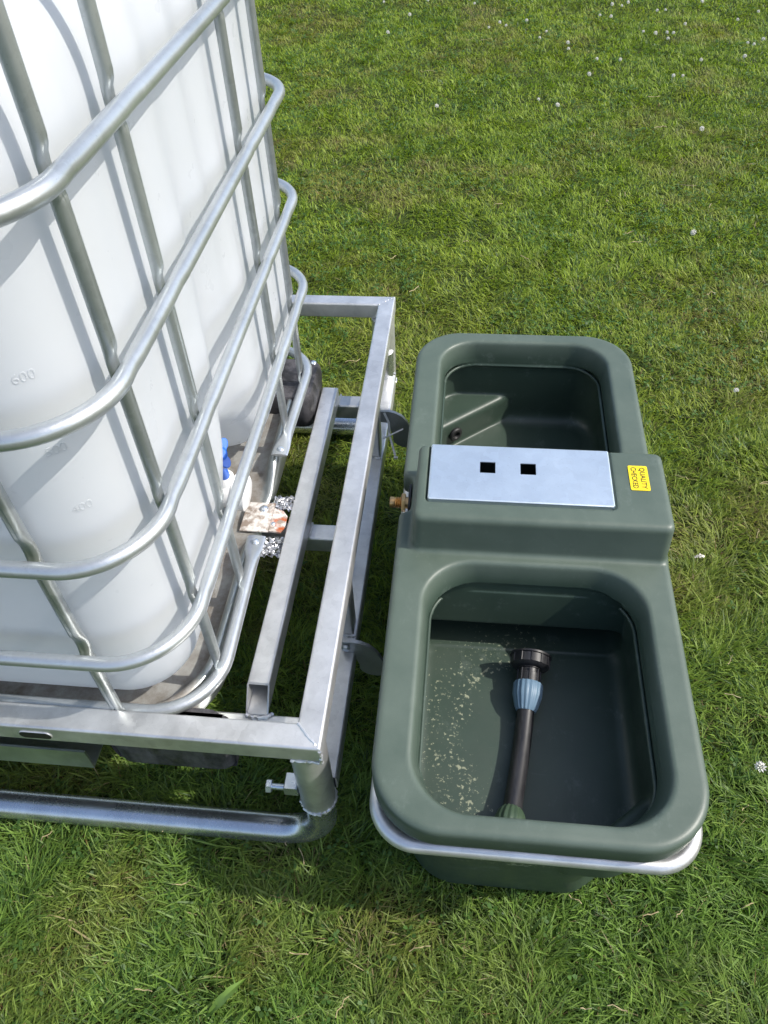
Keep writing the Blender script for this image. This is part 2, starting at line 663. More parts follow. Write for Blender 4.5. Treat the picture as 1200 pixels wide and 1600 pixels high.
# dust and dirt lie on the floor of the tray, below the tank
m = NT('tray_zinc_with_dust')
sp3 = m.n('ShaderNodeSeparateXYZ')
m.l(m.co(), sp3.inputs[0])
ax_ = m.math('SUBTRACT', m.math('ABSOLUTE', m.math('ADD', sp3.outputs[0], 0.027)), 0.560)
ay_ = m.math('SUBTRACT', m.math('ABSOLUTE', m.math('SUBTRACT', sp3.outputs[1], 0.078)), 0.484)
ed = m.math('ADD', m.math('MAXIMUM', ax_, ay_), m.math('MULTIPLY', m.math('SUBTRACT', m.noise(25, 6, 0.7), 0.5), 0.035))
dm = m.ramp(m.math('MULTIPLY_ADD', ed, -25.0), [(0.35, 0), (0.60, 1)])
zb = m.mix(m.ramp(m.noise(9, 6, 0.65), [(0.3, 0), (0.72, 1)]), (0.36, 0.39, 0.38), (0.55, 0.59, 0.58))
db = m.mix(m.ramp(m.noise(20, 7, 0.7), [(0.35, 0), (0.68, 1)]), (0.42, 0.42, 0.40), (0.18, 0.15, 0.12))
m.bump(m.noise(60, 4), 0.15, 0.002)
M_dust = m.set(Base_Color=m.mix(dm, zb, db), Metallic=m.mix(dm, (0.88, 0.88, 0.88), (0.3, 0.3, 0.3)), Roughness=m.mix(dm, (0.3, 0.3, 0.3), (0.56, 0.56, 0.56)))

# ground under the grass
m = NT('lawn_soil')
g = m.noise(30, 8, 0.7)
p = m.noise(1.3, 4, 0.6)
c = m.mix(m.ramp(g, [(0.35, 0), (0.7, 1)]), (0.030, 0.050, 0.012), (0.085, 0.130, 0.026))
c = m.mix(m.ramp(p, [(0.4, 0), (0.7, 0.6)]), c, (0.075, 0.085, 0.028))
m.bump(m.noise(90, 6, 0.7), 1.0, 0.02)
M_soil = m.set(Base_Color=c, Roughness=0.95, Specular_IOR_Level=0.1)

# grass blades take their own colour from the mesh
m = NT('grass_blade')
at = m.n('ShaderNodeAttribute')
at.attribute_name = 'blade'
m.set(Base_Color=at.outputs['Color'], Roughness=0.48, Specular_IOR_Level=0.35)
tr = m.n('ShaderNodeBsdfTranslucent')
tc = m.mix(1.0, at.outputs['Color'], (1.15, 1.25, 0.55), 'MULTIPLY')
m.l(tc, tr.inputs['Color'])
ms = m.n('ShaderNodeMixShader')
ms.inputs[0].default_value = 0.40
m.l(m.b.outputs[0], ms.inputs[1])
m.l(tr.outputs[0], ms.inputs[2])
m.l(ms.outputs[0], m.out.inputs['Surface'])
M_grass = m.m
m = NT('clover_petals')
M_petal = m.set(Base_Color=m.mix(m.noise(150), (0.70, 0.66, 0.60), (0.86, 0.85, 0.80)), Roughness=0.6)
m = NT('broad_weed_leaf')
M_weed = m.set(Base_Color=m.mix(m.noise(40, 4), (0.09, 0.17, 0.025), (0.17, 0.26, 0.045)), Roughness=0.4)
m = NT('dry_straw')
M_straw = m.set(Base_Color=m.mix(m.noise(60, 3), (0.30, 0.22, 0.10), (0.52, 0.44, 0.26)), Roughness=0.6)
m = NT('dry_pale_scrap')
M_scrap = m.set(Base_Color=m.mix(m.noise(120, 4), (0.50, 0.46, 0.38), (0.80, 0.77, 0.70)), Roughness=0.8)


# ---------------------------------------------------------------- ground
def vnoise(x, y, scale, seed):
    r = np.random.default_rng(seed)
    G = r.random((256, 256))
    xs, ys = x * scale + 100, y * scale + 100
    xi, yi = np.floor(xs).astype(int), np.floor(ys).astype(int)
    fx, fy = xs - xi, ys - yi
    fx, fy = fx * fx * (3 - 2 * fx), fy * fy * (3 - 2 * fy)
    a, b = G[xi % 256, yi % 256], G[(xi + 1) % 256, yi % 256]
    c, d = G[xi % 256, (yi + 1) % 256], G[(xi + 1) % 256, (yi + 1) % 256]
    return (a * (1 - fx) + b * fx) * (1 - fy) + (c * (1 - fx) + d * fx) * fy


def fbm(x, y, scale, seed, o=3):
    s, t, a = 0, 0, 1.0
    for k in range(o):
        s = s + a * vnoise(x, y, scale * 2 ** k, seed + k)
        t += a
        a *= 0.55
    return s / t


def ground_z(x, y):
    return 0.020 * (fbm(x, y, 1.7, 5, 3) - 0.5) - 0.012


gx = np.concatenate([[-600, -60, -12], np.linspace(-5, 5, 90), [12, 60, 600]])
gy = np.concatenate([[-600, -60, -8], np.linspace(-3, 10, 110), [20, 70, 600]])
GX, GY = np.meshgrid(gx, gy, indexing='ij')
GZ = ground_z(GX.ravel(), GY.ravel())
far = (np.abs(GX.ravel()) > 8) | (np.abs(GY.ravel()) > 12)
GZ[far] = -0.012
ny = len(gy)
F = [[i * ny + j, (i + 1) * ny + j, (i + 1) * ny + j + 1, i * ny + j + 1] for i in range(len(gx) - 1) for j in range(ny - 1)]
lawn = part('ground', (np.stack([GX.ravel(), GY.ravel(), GZ], 1), F), M_soil, smooth=60)
lawn['kind'] = 'structure'
lawn['label'] = 'lawn soil under the mown grass'

# ---------------------------------------------------------------- water trough
TH = math.atan(0.04)
trough = thing('water_trough', 'dark green plastic double basin livestock trough with steel cover plate, hung beside the galvanised frame', 'trough', (0.137, 0.998, 0.4505))
trough.rotation_euler = (TH, 0, 0)


def trough_sdf(x, y, z):
    fl = smax(rb2(x, y + 0.0, 0.243, 0.583, 0.105), band(z, -0.055, 0.0), 0.013)
    lw = smax(rb2(x, y, 0.219 + 0.05 * z, 0.562 + 0.085 * z, 0.095), band(z, -0.438, -0.02), 0.025)
    # the moulded-in corner notches for the drain plugs
    for sx in (1, -1):
        q = (sx * x - 0.121 + (-sx * y - 0.4525) * 1.22) / 1.577 - 0.014 - (0.036 if sx > 0 else 0)
        lw = smax(lw, -smax(-q, z + 0.19, 0.02), 0.015)
    d = smin(fl, lw, 0.012)
    bx = smax(rb2(x - 0.013, y - 0.015, 0.226 - 0.03 * np.clip(z, 0, 0.1), 0.101 - 0.09 * np.clip(z, 0, 0.1), 0.015), band(z, -0.06, 0.083), 0.013)
    d = smin(d, bx, 0.010)
    # near basin
    ins = 0.012 * np.clip(-z / 0.052, 0, 1)
    up = np.maximum(rb2(x - 0.004, y + 0.3290, 0.189 - ins, 0.2230 - ins, 0.088), band(z, -0.07, 0.2))
    lo = smax(rb2(x - 0.001, y + 0.322, 0.202 + 0.04 * (z + 0.05), 0.226 + 0.05 * (z + 0.05), 0.07), band(z, -0.225, -0.05), 0.03)
    lo2 = smax(lo, y + 0.1183 - 0.17 * (z + 0.07), 0.003)         # partition that hangs lower at the back
    ps = smax(rb2(x + 0.006, y + 0.06, 0.196, 0.10, 0.03), band(z, -0.225, -0.156), 0.030)
    d = smax(d, -up, 0.008)
    d = smax(d, -lo2, 0.005)
    d = smax(d, -ps, 0.006)
    # far basin
    up = np.maximum(rb2(x - 0.0, y - 0.334, 0.186 - ins * 0.8, 0.210 - ins * 0.8, 0.08), band(z, -0.07, 0.2))
    lo = smax(rb2(x - 0.0, y - 0.334, 0.202 + 0.04 * (z + 0.05), 0.206 + 0.04 * (z + 0.05), 0.07), band(z, -0.225, -0.05), 0.035)
    d = smax(d, -up, 0.008)
    d = smax(d, -lo, 0.005)
    # crisp moulded lip round each opening, with a fine step above it
    near_l = np.where(y < -0.145, rb2(x - 0.004, y + 0.3290, 0.1775, 0.2115, 0.080), 0.1)
    d = smin(d, np.hypot(near_l, z + 0.060) - 0.0042, 0.003)
    d = smin(d, np.hypot(np.where(y < -0.145, rb2(x - 0.004, y + 0.3290, 0.1835, 0.2170, 0.084), 0.1), z + 0.034) - 0.0026, 0.002)
    far_l = rb2(x, y - 0.334, 0.1765, 0.2005, 0.072)
    d = smin(d, np.hypot(far_l, z + 0.060) - 0.0042, 0.003)
    # drain-plug blocks in two opposite corners, seen inside
    for sx in (1, -1):
        q = (sx * x - 0.121 + (-sx * y - 0.4525) * 1.22) / 1.577 - (0.036 if sx > 0 else 0)
        blk = smax(smax(-q, z + 0.150, 0.018), rb2(x, y, 0.204, 0.545, 0.08), 0.01)
        d = smin(d, smax(blk, -0.26 - z, 0.01), 0.010)
    # recess and float chamber under the cover plate
    rc = np.maximum(rb2(x + 0.0245, y - 0.0335, 0.1665, 0.0735, 0.010), band(z, 0.0765, 0.3))
    ch = np.maximum(rb2(x + 0.0245, y - 0.0335, 0.150, 0.060, 0.012), band(z, -0.06, 0.3))
    d = smax(d, -rc, 0.003)
    d = smax(d, -ch, 0.004)
    # slot in the flange where the brass inlet comes out
    nt = np.maximum(rb2(x + 0.245, y - 0.055, 0.022, 0.045, 0.012), band(z, -0.09, 0.012))
    d = smax(d, -nt, 0.012)
    return d


me = sdf_mesh('trough_body', trough_sdf, (-0.262, -0.603, -0.455), (0.262, 0.603, 0.105), 0.0047)
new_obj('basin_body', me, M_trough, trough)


def ring_path(hx, hy, r, n=14):
    out = []
    for cx, cy, a0 in ((hx - r, hy - r, 0), (-hx + r, hy - r, 90), (-hx + r, -hy + r, 180), (hx - r, -hy + r, 270)):
        for k in range(n + 1):
            a = math.radians(a0 + 90 * k / n)
            out.append((cx + r * math.cos(a), cy + r * math.sin(a)))
    return out


hp = np.array([(x, y, -0.078) for x, y in ring_path(0.233, 0.574, 0.062)])
part('support_hoop', sweep(hp, circ(0.0130, 16), closed=True), M_rail, trough, local=True)

# cover plate with folded edges and two finger holes
def cover_plate():
    bm = bmesh.new()
    xs = [-0.1625, -0.1605, -0.0715, -0.0435, 0.0015, 0.0295, 0.1605, 0.1625]
    ys = [-0.0695, -0.0675, 0.013 - 0.014, 0.013 + 0.014, 0.0675, 0.0695]
    g = {}
    for i, x in enumerate(xs):
        for j, y in enumerate(ys):
            e = (i in (0, 7)) or (j in (0, 5))
            g[i, j] = bm.verts.new((x, y, -0.0012 if e else 0.0))
    for i in range(7):
        for j in range(5):
            if j == 2 and i in (2, 4):
                continue
            if (i in (0, 6)) and (j in (0, 4)):
                continue
            bm.faces.new((g[i, j], g[i + 1, j], g[i + 1, j + 1], g[i, j + 1]))
    ret = bmesh.ops.extrude_edge_only(bm, edges=[e for e in bm.edges if e.is_boundary])
    for v in [v for v in ret['geom'] if isinstance(v, bmesh.types.BMVert)]:
        hole = abs(v.co.y) < 0.05 and -0.1 < v.co.x < 0.05
        v.co.z -= 0.002 if hole else 0.010
    bmesh.ops.recalc_face_normals(bm, faces=bm.faces[:])
    V = [v.co[:] for v in bm.verts]
    idx = {v: i for i, v in enumerate(bm.verts)}
    F = [[idx[v] for v in f.verts] for f in bm.faces]
    bm.free()
    return np.array(V), F


V, F = cover_plate()
V = V + np.array([-0.0245, 0.0335, 0.0865])
part('cover_plate', (V, F), M_plate, trough, local=True, smooth=20)
# float arm glimpsed through the holes
part('float_arm', rod((-0.15, 0.045, 0.035), (0.09, 0.030, 0.030), 0.006), M_rubber, trough, local=True)

# sticker with its lettering
st = part('sticker', prism(rrect(0.034, 0.061, 0.003), (0.187, 0.0385, 0.0836), (1, 0, 0), (0, 1, 0), 0.0006), M_yellow, trough, local=True)


def text_part(name, body, size, mat, parent, loc, rot, mirror=False, extrude=0.0002, sx=1.0):
    c = bpy.data.curves.new(name, 'FONT')
    c.body = body
    c.size = size
    c.align_x = 'CENTER'
    c.align_y = 'CENTER'
    c.extrude = extrude
    c.offset = 0.0
    o = bpy.data.objects.new(name, c)
    COL.objects.link(o)
    bpy.context.view_layer.update()
    dg = bpy.context.evaluated_depsgraph_get()
    me = bpy.data.meshes.new_from_object(o.evaluated_get(dg))
    bpy.data.objects.remove(o)
    for v in me.vertices:
        v.co.x *= sx
    ob = new_obj(name, me, mat, parent)
    me.materials.clear()
    me.materials.append(mat)
    ob.location = loc
    ob.rotation_euler = rot
    return ob


text_part('lettering', 'QUALITY', 0.0132, M_ink, st, (0.187 + 0.0068, 0.0385, 0.0845), (0, 0, -math.pi / 2), sx=0.95)
text_part('lettering', 'CHECKED', 0.0132, M_ink, st, (0.187 - 0.0082, 0.0385, 0.0845), (0, 0, -math.pi / 2), sx=0.88)

# brass inlet
inl = part('brass_inlet', lathe([(0.0115, -0.02), (0.0115, 0.0), (0.0095, 0.001), (0.0115, 0.003), (0.0098, 0.005), (0.0115, 0.007), (0.0098, 0.009), (0.0115, 0.011), (0.0098, 0.013), (0.0115, 0.015), (0.0098, 0.017), (0.0110, 0.020), (0.0112, 0.027), (0.0085, 0.028), (0.0080, 0.018)], (-0.238, 0.055, -0.03), (-1, 0, 0), 20), M_brass, trough, local=True)
part('inlet_nut', lathe([(0.019, 0), (0.019, 0.007), (0.013, 0.009)], (-0.235, 0.055, -0.03), (-1, 0, 0), 6), M_brass, inl, local=True)
part('inlet_washer', prism(rrect(0.062, 0.052, 0.008), (-0.228, 0.055, -0.03), (0, -1, 0), (0, 0, 1), -0.004), M_rubber, trough, local=True)

# rubber grommet in the far corner block (face normal points right and towards the viewer)
gn = np.array([1, -1.22, 0.0]) / 1.577
for sx, t in ((-1, 0.018),):
    a = np.array([-0.121, 0.4525, 0]) + np.array([-1.22, -1, 0]) / 1.577 * 0.034
    a = a + gn * 0.004
    part('drain_grommet', lathe([(0.0175, -0.006), (0.0185, 0.001), (0.016, 0.004), (0.010, 0.0045), (0.0085, 0.003), (0.0075, -0.002)], (a[0], a[1], -0.189), gn, 24), M_rubber, trough, local=True)

# ---------------------------------------------------------------- loose hose end lying in the near basin
def tl(p):
    """trough-local point to world"""
    x, y, z = p
    c, s = math.cos(TH), math.sin(TH)
    return np.array([0.137 + x, 0.998 + y * c - z * s, 0.4505 + y * s + z * c])


hz = -0.225
A = tl((-0.022, -0.480, hz + 0.030))
B = tl((-0.002, -0.360, hz + 0.019))
Cc = tl((0.0105, -0.254, hz + 0.030))
hose = thing('hose_connector', 'black hose end with blue compression coupling and black screw cap, lying on the trough floor', 'hose', tuple(tl((-0.002, -0.36, hz))))
t = np.linspace(0, 1, 20)[:, None]
P = A * (1 - t) ** 2 + (2 * B - (A + Cc) / 2) * 2 * t * (1 - t) + Cc * t ** 2
part('hose', tube(P, 0.0158, 20), M_black, hose)
dh = P[-1] - P[-3]
dh /= np.linalg.norm(dh)
e0 = P[-1]
part('compression_nut', lathe([(0.017, -0.012), (0.021, -0.004), (0.0245, 0.010), (0.0265, 0.018), (0.0265, 0.038), (0.0245, 0.041), (0.018, 0.042)], e0 - dh * 0.02, dh, 72, 18, 0.0007), M_bluenut, hose)
bd = part('coupling_body', lathe([(0.0175, 0.0), (0.0205, 0.002), (0.0205, 0.018), (0.0185, 0.019), (0.0185, 0.026), (0.021, 0.027), (0.021, 0.036), (0.018, 0.040)], e0 + dh * 0.020, dh, 28), M_black, hose)
for k in range(8):
    a = 2 * math.pi * k / 8
    u = np.cross(dh, (0, 0, 1.0)); u /= np.linalg.norm(u)
    v = np.cross(dh, u)
    r_ = u * math.cos(a) + v * math.sin(a)
    part('body_rib', sweep([e0 + dh * 0.022 + r_ * 0.0205, e0 + dh * 0.045 + r_ * 0.0205], rrect(0.004, 0.0035, 0.001, 1), r_), M_black, bd)
cp = part('screw_cap', lathe([(0.020, -0.002), (0.031, 0.0), (0.0355, 0.004), (0.0355, 0.020), (0.0385, 0.021), (0.0385, 0.0245), (0.035, 0.026), (0.031, 0.0255), (0.030, 0.012), (0.006, 0.011)], e0 + dh * 0.050, dh, 40), M_black, hose)
for k in range(12):
    a = 2 * math.pi * k / 12
    r_ = u * math.cos(a) + v * math.sin(a)
    part('grip_rib', sweep([e0 + dh * 0.054 + r_ * 0.0356, e0 + dh * 0.0705 + r_ * 0.0356], rrect(0.003, 0.003, 0.0008, 1), r_), M_black, cp)
d0 = P[0] - P[2]
d0 /= np.linalg.norm(d0)
part('green_nut', lathe([(0.0165, -0.008), (0.022, 0.000), (0.026, 0.014), (0.026, 0.034), (0.020, 0.040)], P[0] - d0 * 0.006, d0, 64, 16, 0.0008), M_greennut, hose)

# ---------------------------------------------------------------- galvanised skid frame
RT = 0.434            # top of the upper rails
B_ = 0.042
XR = -0.183           # outer face, trough side
YN, YF = 0.521, 1.796
XL = -1.62
skid = thing('skid_frame', 'galvanised box section skid frame with pipe runners, carrying the caged water tank', 'frame', (-0.9, 1.15, 0.0))
zc = RT - B_ / 2


def fr(name, geo, mat=None, parent=None, **k):
    o = part(name, geo, mat or M_rail, parent or skid, **k)
    wnm = o.modifiers.new('weighted', 'WEIGHTED_NORMAL')
    wnm.weight = 100
    wnm.keep_sharp = True
    return o


r1 = fr('top_rail', beam((XR - B_ / 2, YN, zc), (XR - B_ / 2, YF, zc), B_, B_, (-1, 0), (1, 0), seg=6))
V = None
# mitred: extend the ends by half a section so that the corner closes
def mitre_beam(a, b, ka, kb):
    a, b = np.array(a, float), np.array(b, float)
    return beam(a, b, B_, B_, (ka, 0), (kb, 0), seg=6)


bpy.data.objects.remove(r1)
h_ = B_ / 2
# direction +y: side axis s = d x u = y x z = +x ; near end must be longer on the +x side
fr('top_rail', mitre_beam((XR - h_, YN + h_, zc), (XR - h_, YF - h_, zc), -1, 1))
# direction -x: s = (-x) x z = +y
fr('top_rail', mitre_beam((XR - h_, YN + h_, zc), (XL + h_, YN + h_, zc), 1, -1))
fr('top_rail', mitre_beam((XR - h_, YF - h_, zc), (XL + h_, YF - h_, zc), -1, 1))
fr('top_rail', mitre_beam((XL + h_, YN + h_, zc), (XL + h_, YF - h_, zc), 1, -1))
# weld seams over the mitres
fr('weld_seam', weld([(XR - B_ + 0.001, YN + B_ - 0.001, RT - 0.0005), (XR - 0.028, YN + 0.026, RT + 0.0002), (XR - 0.012, YN + 0.011, RT - 0.0003), (XR - 0.003, YN + 0.002, RT - 0.004)], 0.0022), M_weld)
fr('weld_seam', weld([(XR - B_ + 0.001, YF - B_ + 0.001, RT - 0.0012), (XR - 0.003, YF - 0.003, RT - 0.0012)], 0.0018), M_weld)
fr('weld_seam', weld([(XR - 0.002, YN + 0.001, RT - 0.006), (XR - 0.001, YN - 0.001, RT - B_)], 0.003), M_weld)
fr('weld_seam', weld([(XR - 0.05, YN + 0.001, RT - B_ - 0.001), (XR - 0.004, YN + 0.001, RT - B_ - 0.001)], 0.003), M_weld)
# slot in the face of the near rail (raised lip; a black sheet stands in for the shade inside)
sl = ring_path(0.026, 0.0085, 0.0084, 6)
fr('slot_lip', sweep([(-0.636 + x, YN - 0.0006, RT - 0.022 + z) for x, z in sl], circ(0.0014, 6), up=(0, 1, 0), closed=True))
fr('slot_dark_sheet', prism(sl, (-0.636, YN - 0.0012, RT - 0.022), (1, 0, 0), (0, 0, 1), 0.0008), M_rubber)

# lower side rail, sleeves, runners
LZT = 0.222
fr('lower_rail', beam((XR - h_, YN + 0.055, LZT - h_), (XR - h_, YF - 0.055, LZT - h_), B_, B_, seg=6))
fr('lower_rail', beam((XL + h_, YN + 0.055, LZT - h_), (XL + h_, YF - 0.055, LZT - h_), B_, B_, seg=6))
SR = 0.0305
for (sx, sy) in ((XR - SR - 0.001, YN + SR + 0.003), (XR - SR - 0.001, YF - SR - 0.003), (XL + SR + 0.001, YN + SR + 0.003), (XL + SR + 0.001, YF - SR - 0.003)):
    fr('sleeve_post', lathe([(SR, 0), (SR, 0.206), (SR - 0.004, 0.2065), (SR - 0.004, 0.02)], (sx, sy, RT - B_ - 0.0005), (0, 0, -1), 28), M_rail)
    fr('weld_ring', weld([(sx + SR * math.cos(a), sy + SR * math.sin(a), RT - B_ - 0.207) for a in np.linspace(0, 2 * math.pi, 30)], 0.003), M_weld)
PR = 0.027
for yy, dz in ((YN + SR + 0.003, 0), (YF - SR - 0.003 - 0.02, 0)):
    x1, x2 = XR - SR - 0.001, XL + SR + 0.001
    P = path_round([(x1, yy, 0.30), (x1, yy, 0.030), (x2, yy, 0.030), (x2, yy, 0.30)], 0.085, 12)
    P, _ = resample(P, 0.012)
    up = np.repeat(np.array([[0, 1.0, 0]]), len(P), 0)
    fr('pipe_runner', sweep(P, circ(PR, 24), up), M_runner)
# set bolt with its welded nut box, on the near sleeve
sb = fr('set_bolt_box', sweep([(XR - 2 * SR - 0.012, YN + SR - 0.012, 0.232), (XR - 2 * SR - 0.012, YN + SR + 0.016, 0.232)], rrect(0.024, 0.026, 0.003)), M_bolt)
fr('bolt_shank', rod((XR - 2 * SR - 0.050, YN + SR - 0.004, 0.232), (XR - 2 * SR, YN + SR - 0.004, 0.232), 0.0055, 12), M_bolt, sb)
fr('bolt_head', lathe([(0.0115, 0), (0.0118, 0.001), (0.0118, 0.0085), (0.0105, 0.0095)], (XR - 2 * SR - 0.046, YN + SR - 0.004, 0.232), (-1, 0, 0), 6), M_bolt, sb, smooth=20)

# uprights between the rails and their welds
for y0 in (0.872, 1.400):
    fr('rail_upright', beam((XR - h_ - 0.003, y0 + h_, LZT), (XR - h_ - 0.003, y0 + h_, RT - B_), B_ - 0.008, B_, up=(0, 1, 0)))
    fr('weld_seam', weld([(XR - B_, y0 - 0.002, LZT + 0.001), (XR - 0.004, y0 - 0.002, LZT + 0.001)], 0.0035), M_weld)
fr('weld_seam', weld([(XR - B_, 1.742, LZT + 0.001), (XR - 0.002, 1.745, LZT + 0.001)], 0.0035), M_weld)
# cross beams and the inner beam on top of them
CT = 0.2945
for y0 in (0.604, 1.060, 1.507):
    fr('cross_beam', beam((XR - B_ - 0.0015, y0 + 0.022, CT - h_), (XL + B_ + 0.0015, y0 + 0.022, CT - h_), 0.044, B_, seg=6))
ib = beam((-0.327, 0.684 - 0.021, CT + 0.0215), (-0.3245, 1.5245, CT + 0.0215), 0.040, 0.042, (0, 1.0), (0, 0), t=0.0028, r=0.0035, seg=6)
fr('inner_beam', ib)
fr('weld_seam', weld([(-0.348, 0.643, CT + 0.002), (-0.336, 0.639, CT + 0.002), (-0.320, 0.639, CT + 0.002), (-0.306, 0.642, CT + 0.002), (-0.302, 0.648, CT + 0.002)], 0.0036), M_weld)
for y0 in (1.060, 1.507):
    fr('weld_seam', weld([(-0.3045, y0 - 0.001, CT + 0.001), (-0.3045, y0 + 0.045, CT + 0.001)], 0.0025), M_weld)
# angle under the near rail
fr('angle_bar', sweep([(-0.632, 0.60, 0.215), (XL + 0.05, 0.60, 0.215)], [(-0.026, 0.030), (-0.026, -0.030), (0.034, -0.030), (0.034, -0.026), (-0.022, -0.026), (-0.022, 0.030)], (0, 0, 1)), M_tray)

# half-round hook plates that carry the trough hoop
def hook_plate(y0, zt, x0):
    o = [(0.0, 0.0), (0.0, -0.032), (0.020, -0.034), (0.024, -0.052), (0.030, -0.075)]
    for k in range(7):
        a = math.radians(200 + k * 15)
        o.append((0.062 + 0.034 * math.cos(a), -0.078 + 0.034 * math.sin(a)))
    o += [(0.086, -0.105), (0.088, -0.072), (0.079, -0.064), (0.074, -0.050), (0.066, -0.030), (0.052, -0.012), (0.036, -0.003), (0.020, 0.001)]
    return prism(o, (x0, y0, zt), (1, 0, 0), (0, 0, 1), -0.008)


hk = fr('hook_plate', hook_plate(0.832, 0.256, -0.206), M_bracket, smooth=25)
fr('plate_bolt', lathe([(0.008, 0), (0.008, 0.006), (0.006, 0.007)], (-0.199, 0.830, 0.243), (0, -1, 0), 6), M_bolt, hk, smooth=20)
hk2 = fr('hook_plate', hook_plate(1.452, 0.325, -0.193), M_bracket, smooth=25)

# ---------------------------------------------------------------- cable tie
tie = thing('cable_tie', 'white nylon cable tie with loose ends on the far hook plate of the frame', 'cable tie', (-0.176, 1.40, 0.26))


def strip(pts, w, t, mat, name, parent, up=(0, 0, 1)):
    P, _ = resample(path_round(pts, 0.004, 4) if len(pts) > 2 else pts, 0.004)
    return part(name, sweep(P, rrect(w, t, min(w, t) * 0.3, 1), up), mat, parent)


# ---------------------------------------------------------------- caged tank
ibc = thing('caged_water_tank', 'tall white plastic water tank in a galvanised tube cage on a steel tray', 'water tank', (-0.95, 1.01, 0.262))
YCN, YCF = 0.537, 1.632        # outer centre lines of the cage tubes
XC = -0.364
XCL = -1.588


def tank_sdf(x, y, z):
    cx, cy = -0.977, 1.101
    rc = np.where(y > 1.1, 0.07, 0.112)
    # gentle bulge and upright flutes on the faces
    yl, xl = y - cy, x - cx
    bul = 0.010 * np.clip(1 - (yl / 0.47) ** 2, 0, 1) * np.clip(1 - ((z - 0.85) / 0.5) ** 2, 0, 1)
    fl = 0.0035 * np.cos(yl * 2 * math.pi / 0.115) * np.clip(1 - (np.abs(yl) / 0.33) ** 4, 0, 1) * np.clip((z - 0.55) * 6, 0, 1)
    d = rb2(xl, yl, 0.571, 0.517, rc) - bul * 0.3 * (np.abs(xl) > 0.4) - fl * (np.abs(xl) > 0.45)
    d = smax(d, band(z, 0.368, 1.375), 0.14)
    # hollow for the outlet valve
    v = smax(np.hypot((y - 1.055) / 1.0, (z - 0.345) / 1.40) - 0.158, -(x + 0.58), 0.06)
    d = smax(d, -v, 0.075)
    # the hollow runs out upwards as a soft channel
    ch = np.hypot((y - 1.068), (x + 0.355) * 1.0) - 0.105 + 0.12 * np.clip(z - 0.45, 0, 1)
    d = smax(d, -ch, 0.05)
    return d


me = sdf_mesh('tank_body', tank_sdf, (-1.57, 0.56, 0.32), (-0.38, 1.64, 1.40), 0.0095)
me.transform(Matrix.Translation(-ibc.location))
tank = new_obj('tank_body', me, M_tank, ibc)


def tray_sdf(x, y, z):
    cx, cy = -0.977, 1.088
    xl, yl = x - cx, y - cy
    o = smax(rb2(xl, yl, 0.590, 0.514, 0.135), band(z, 0.305, 0.392), 0.036)
    dish = smax(rb2(xl, yl, 0.560 + 0.25 * (z - 0.355), 0.488 + 0.25 * (z - 0.355), 0.125), 0.340 - z, 0.02)
    d = smax(o, -dish, 0.018)
    # pressed spout below the valve
    sp = smax(np.hypot((y - 1.085) * 0.9, (z - 0.447) * 0.9) - 0.108, -(x + 0.52), 0.04)
    d = smax(d, -sp, 0.03)
    return d


me = sdf_mesh('base_tray', tray_sdf, (-1.58, 0.56, 0.29), (-0.37, 1.62, 0.41), 0.007)
me.transform(Matrix.Translation(-ibc.location))
new_obj('base_tray', me, M_dust, ibc)

# faint raised volume marks on the near rounded corner
for mk, zz in (('700', 1.148), ('600', 1.040), ('500', 0.940), ('400', 0.848)):
    an = math.radians(-52)
    nrm = np.array([math.cos(an), math.sin(an), 0])
    p0 = np.array([-0.518, 0.696, zz])
    ts = np.linspace(0.05, 0.2, 600)
    pp = p0 + nrm * ts[:, None]
    t0 = ts[np.argmax(tank_sdf(*pp.T) > 0)]
    pt = p0 + nrm * (t0 - 0.0016)
    loc = Vector(pt) - ibc.location
    rot = Matrix(((-nrm[1], 0, nrm[0]), (nrm[0], 0, nrm[1]), (0, 1, 0))).to_euler()
    tm = text_part('volume_mark', mk, 0.017, M_tank, tank, loc, rot, extrude=0.001)
    RM = rot.to_matrix()
    for v in tm.data.vertices:
        w = RM @ v.co + Vector(pt)
        q_ = np.array(w) - nrm * 0.02
        tt = np.linspace(0, 0.05, 500)
        pq = q_ + nrm * tt[:, None]
        t1 = tt[np.argmax(tank_sdf(*pq.T) > 0)]
        w2 = Vector(q_ + nrm * (t1 + (0.00035 if v.co.z > 0 else -0.002)))
        v.co = RM.inverted() @ (w2 - Vector(pt))

# cage tubes, wrapped round as closed hoops
CRR = 0.0107
cx, cy = (XC + XCL) / 2, (YCN + YCF) / 2
for zz in (1.425, 1.2275, 1.012, 0.8085, 0.607):
    ring = np.array([(cx + x, cy + y, zz) for x, y in ring_path((XC - XCL) / 2, (YCF - YCN) / 2, 0.112, 16)])
    Q = []
    for i in range(len(ring)):
        a, b = ring[i], ring[(i + 1) % len(ring)]
        k = max(1, int(np.linalg.norm(b - a) / 0.02))
        Q += [a + (b - a) * s / k for s in range(k)]
    Q = np.array(Q)
    # dents where the uprights cross
    dent = np.ones(len(Q))
    for yu in (0.672, 0.844, 1.278, 1.4675):
        d2 = np.hypot(Q[:, 0] - XC, Q[:, 1] - yu)
        dent -= 0.16 * np.exp(-(d2 / 0.013) ** 2)
    part('cage_tube', sweep(Q, circ(CRR, 16), closed=True, ss=dent), M_cage, ibc)


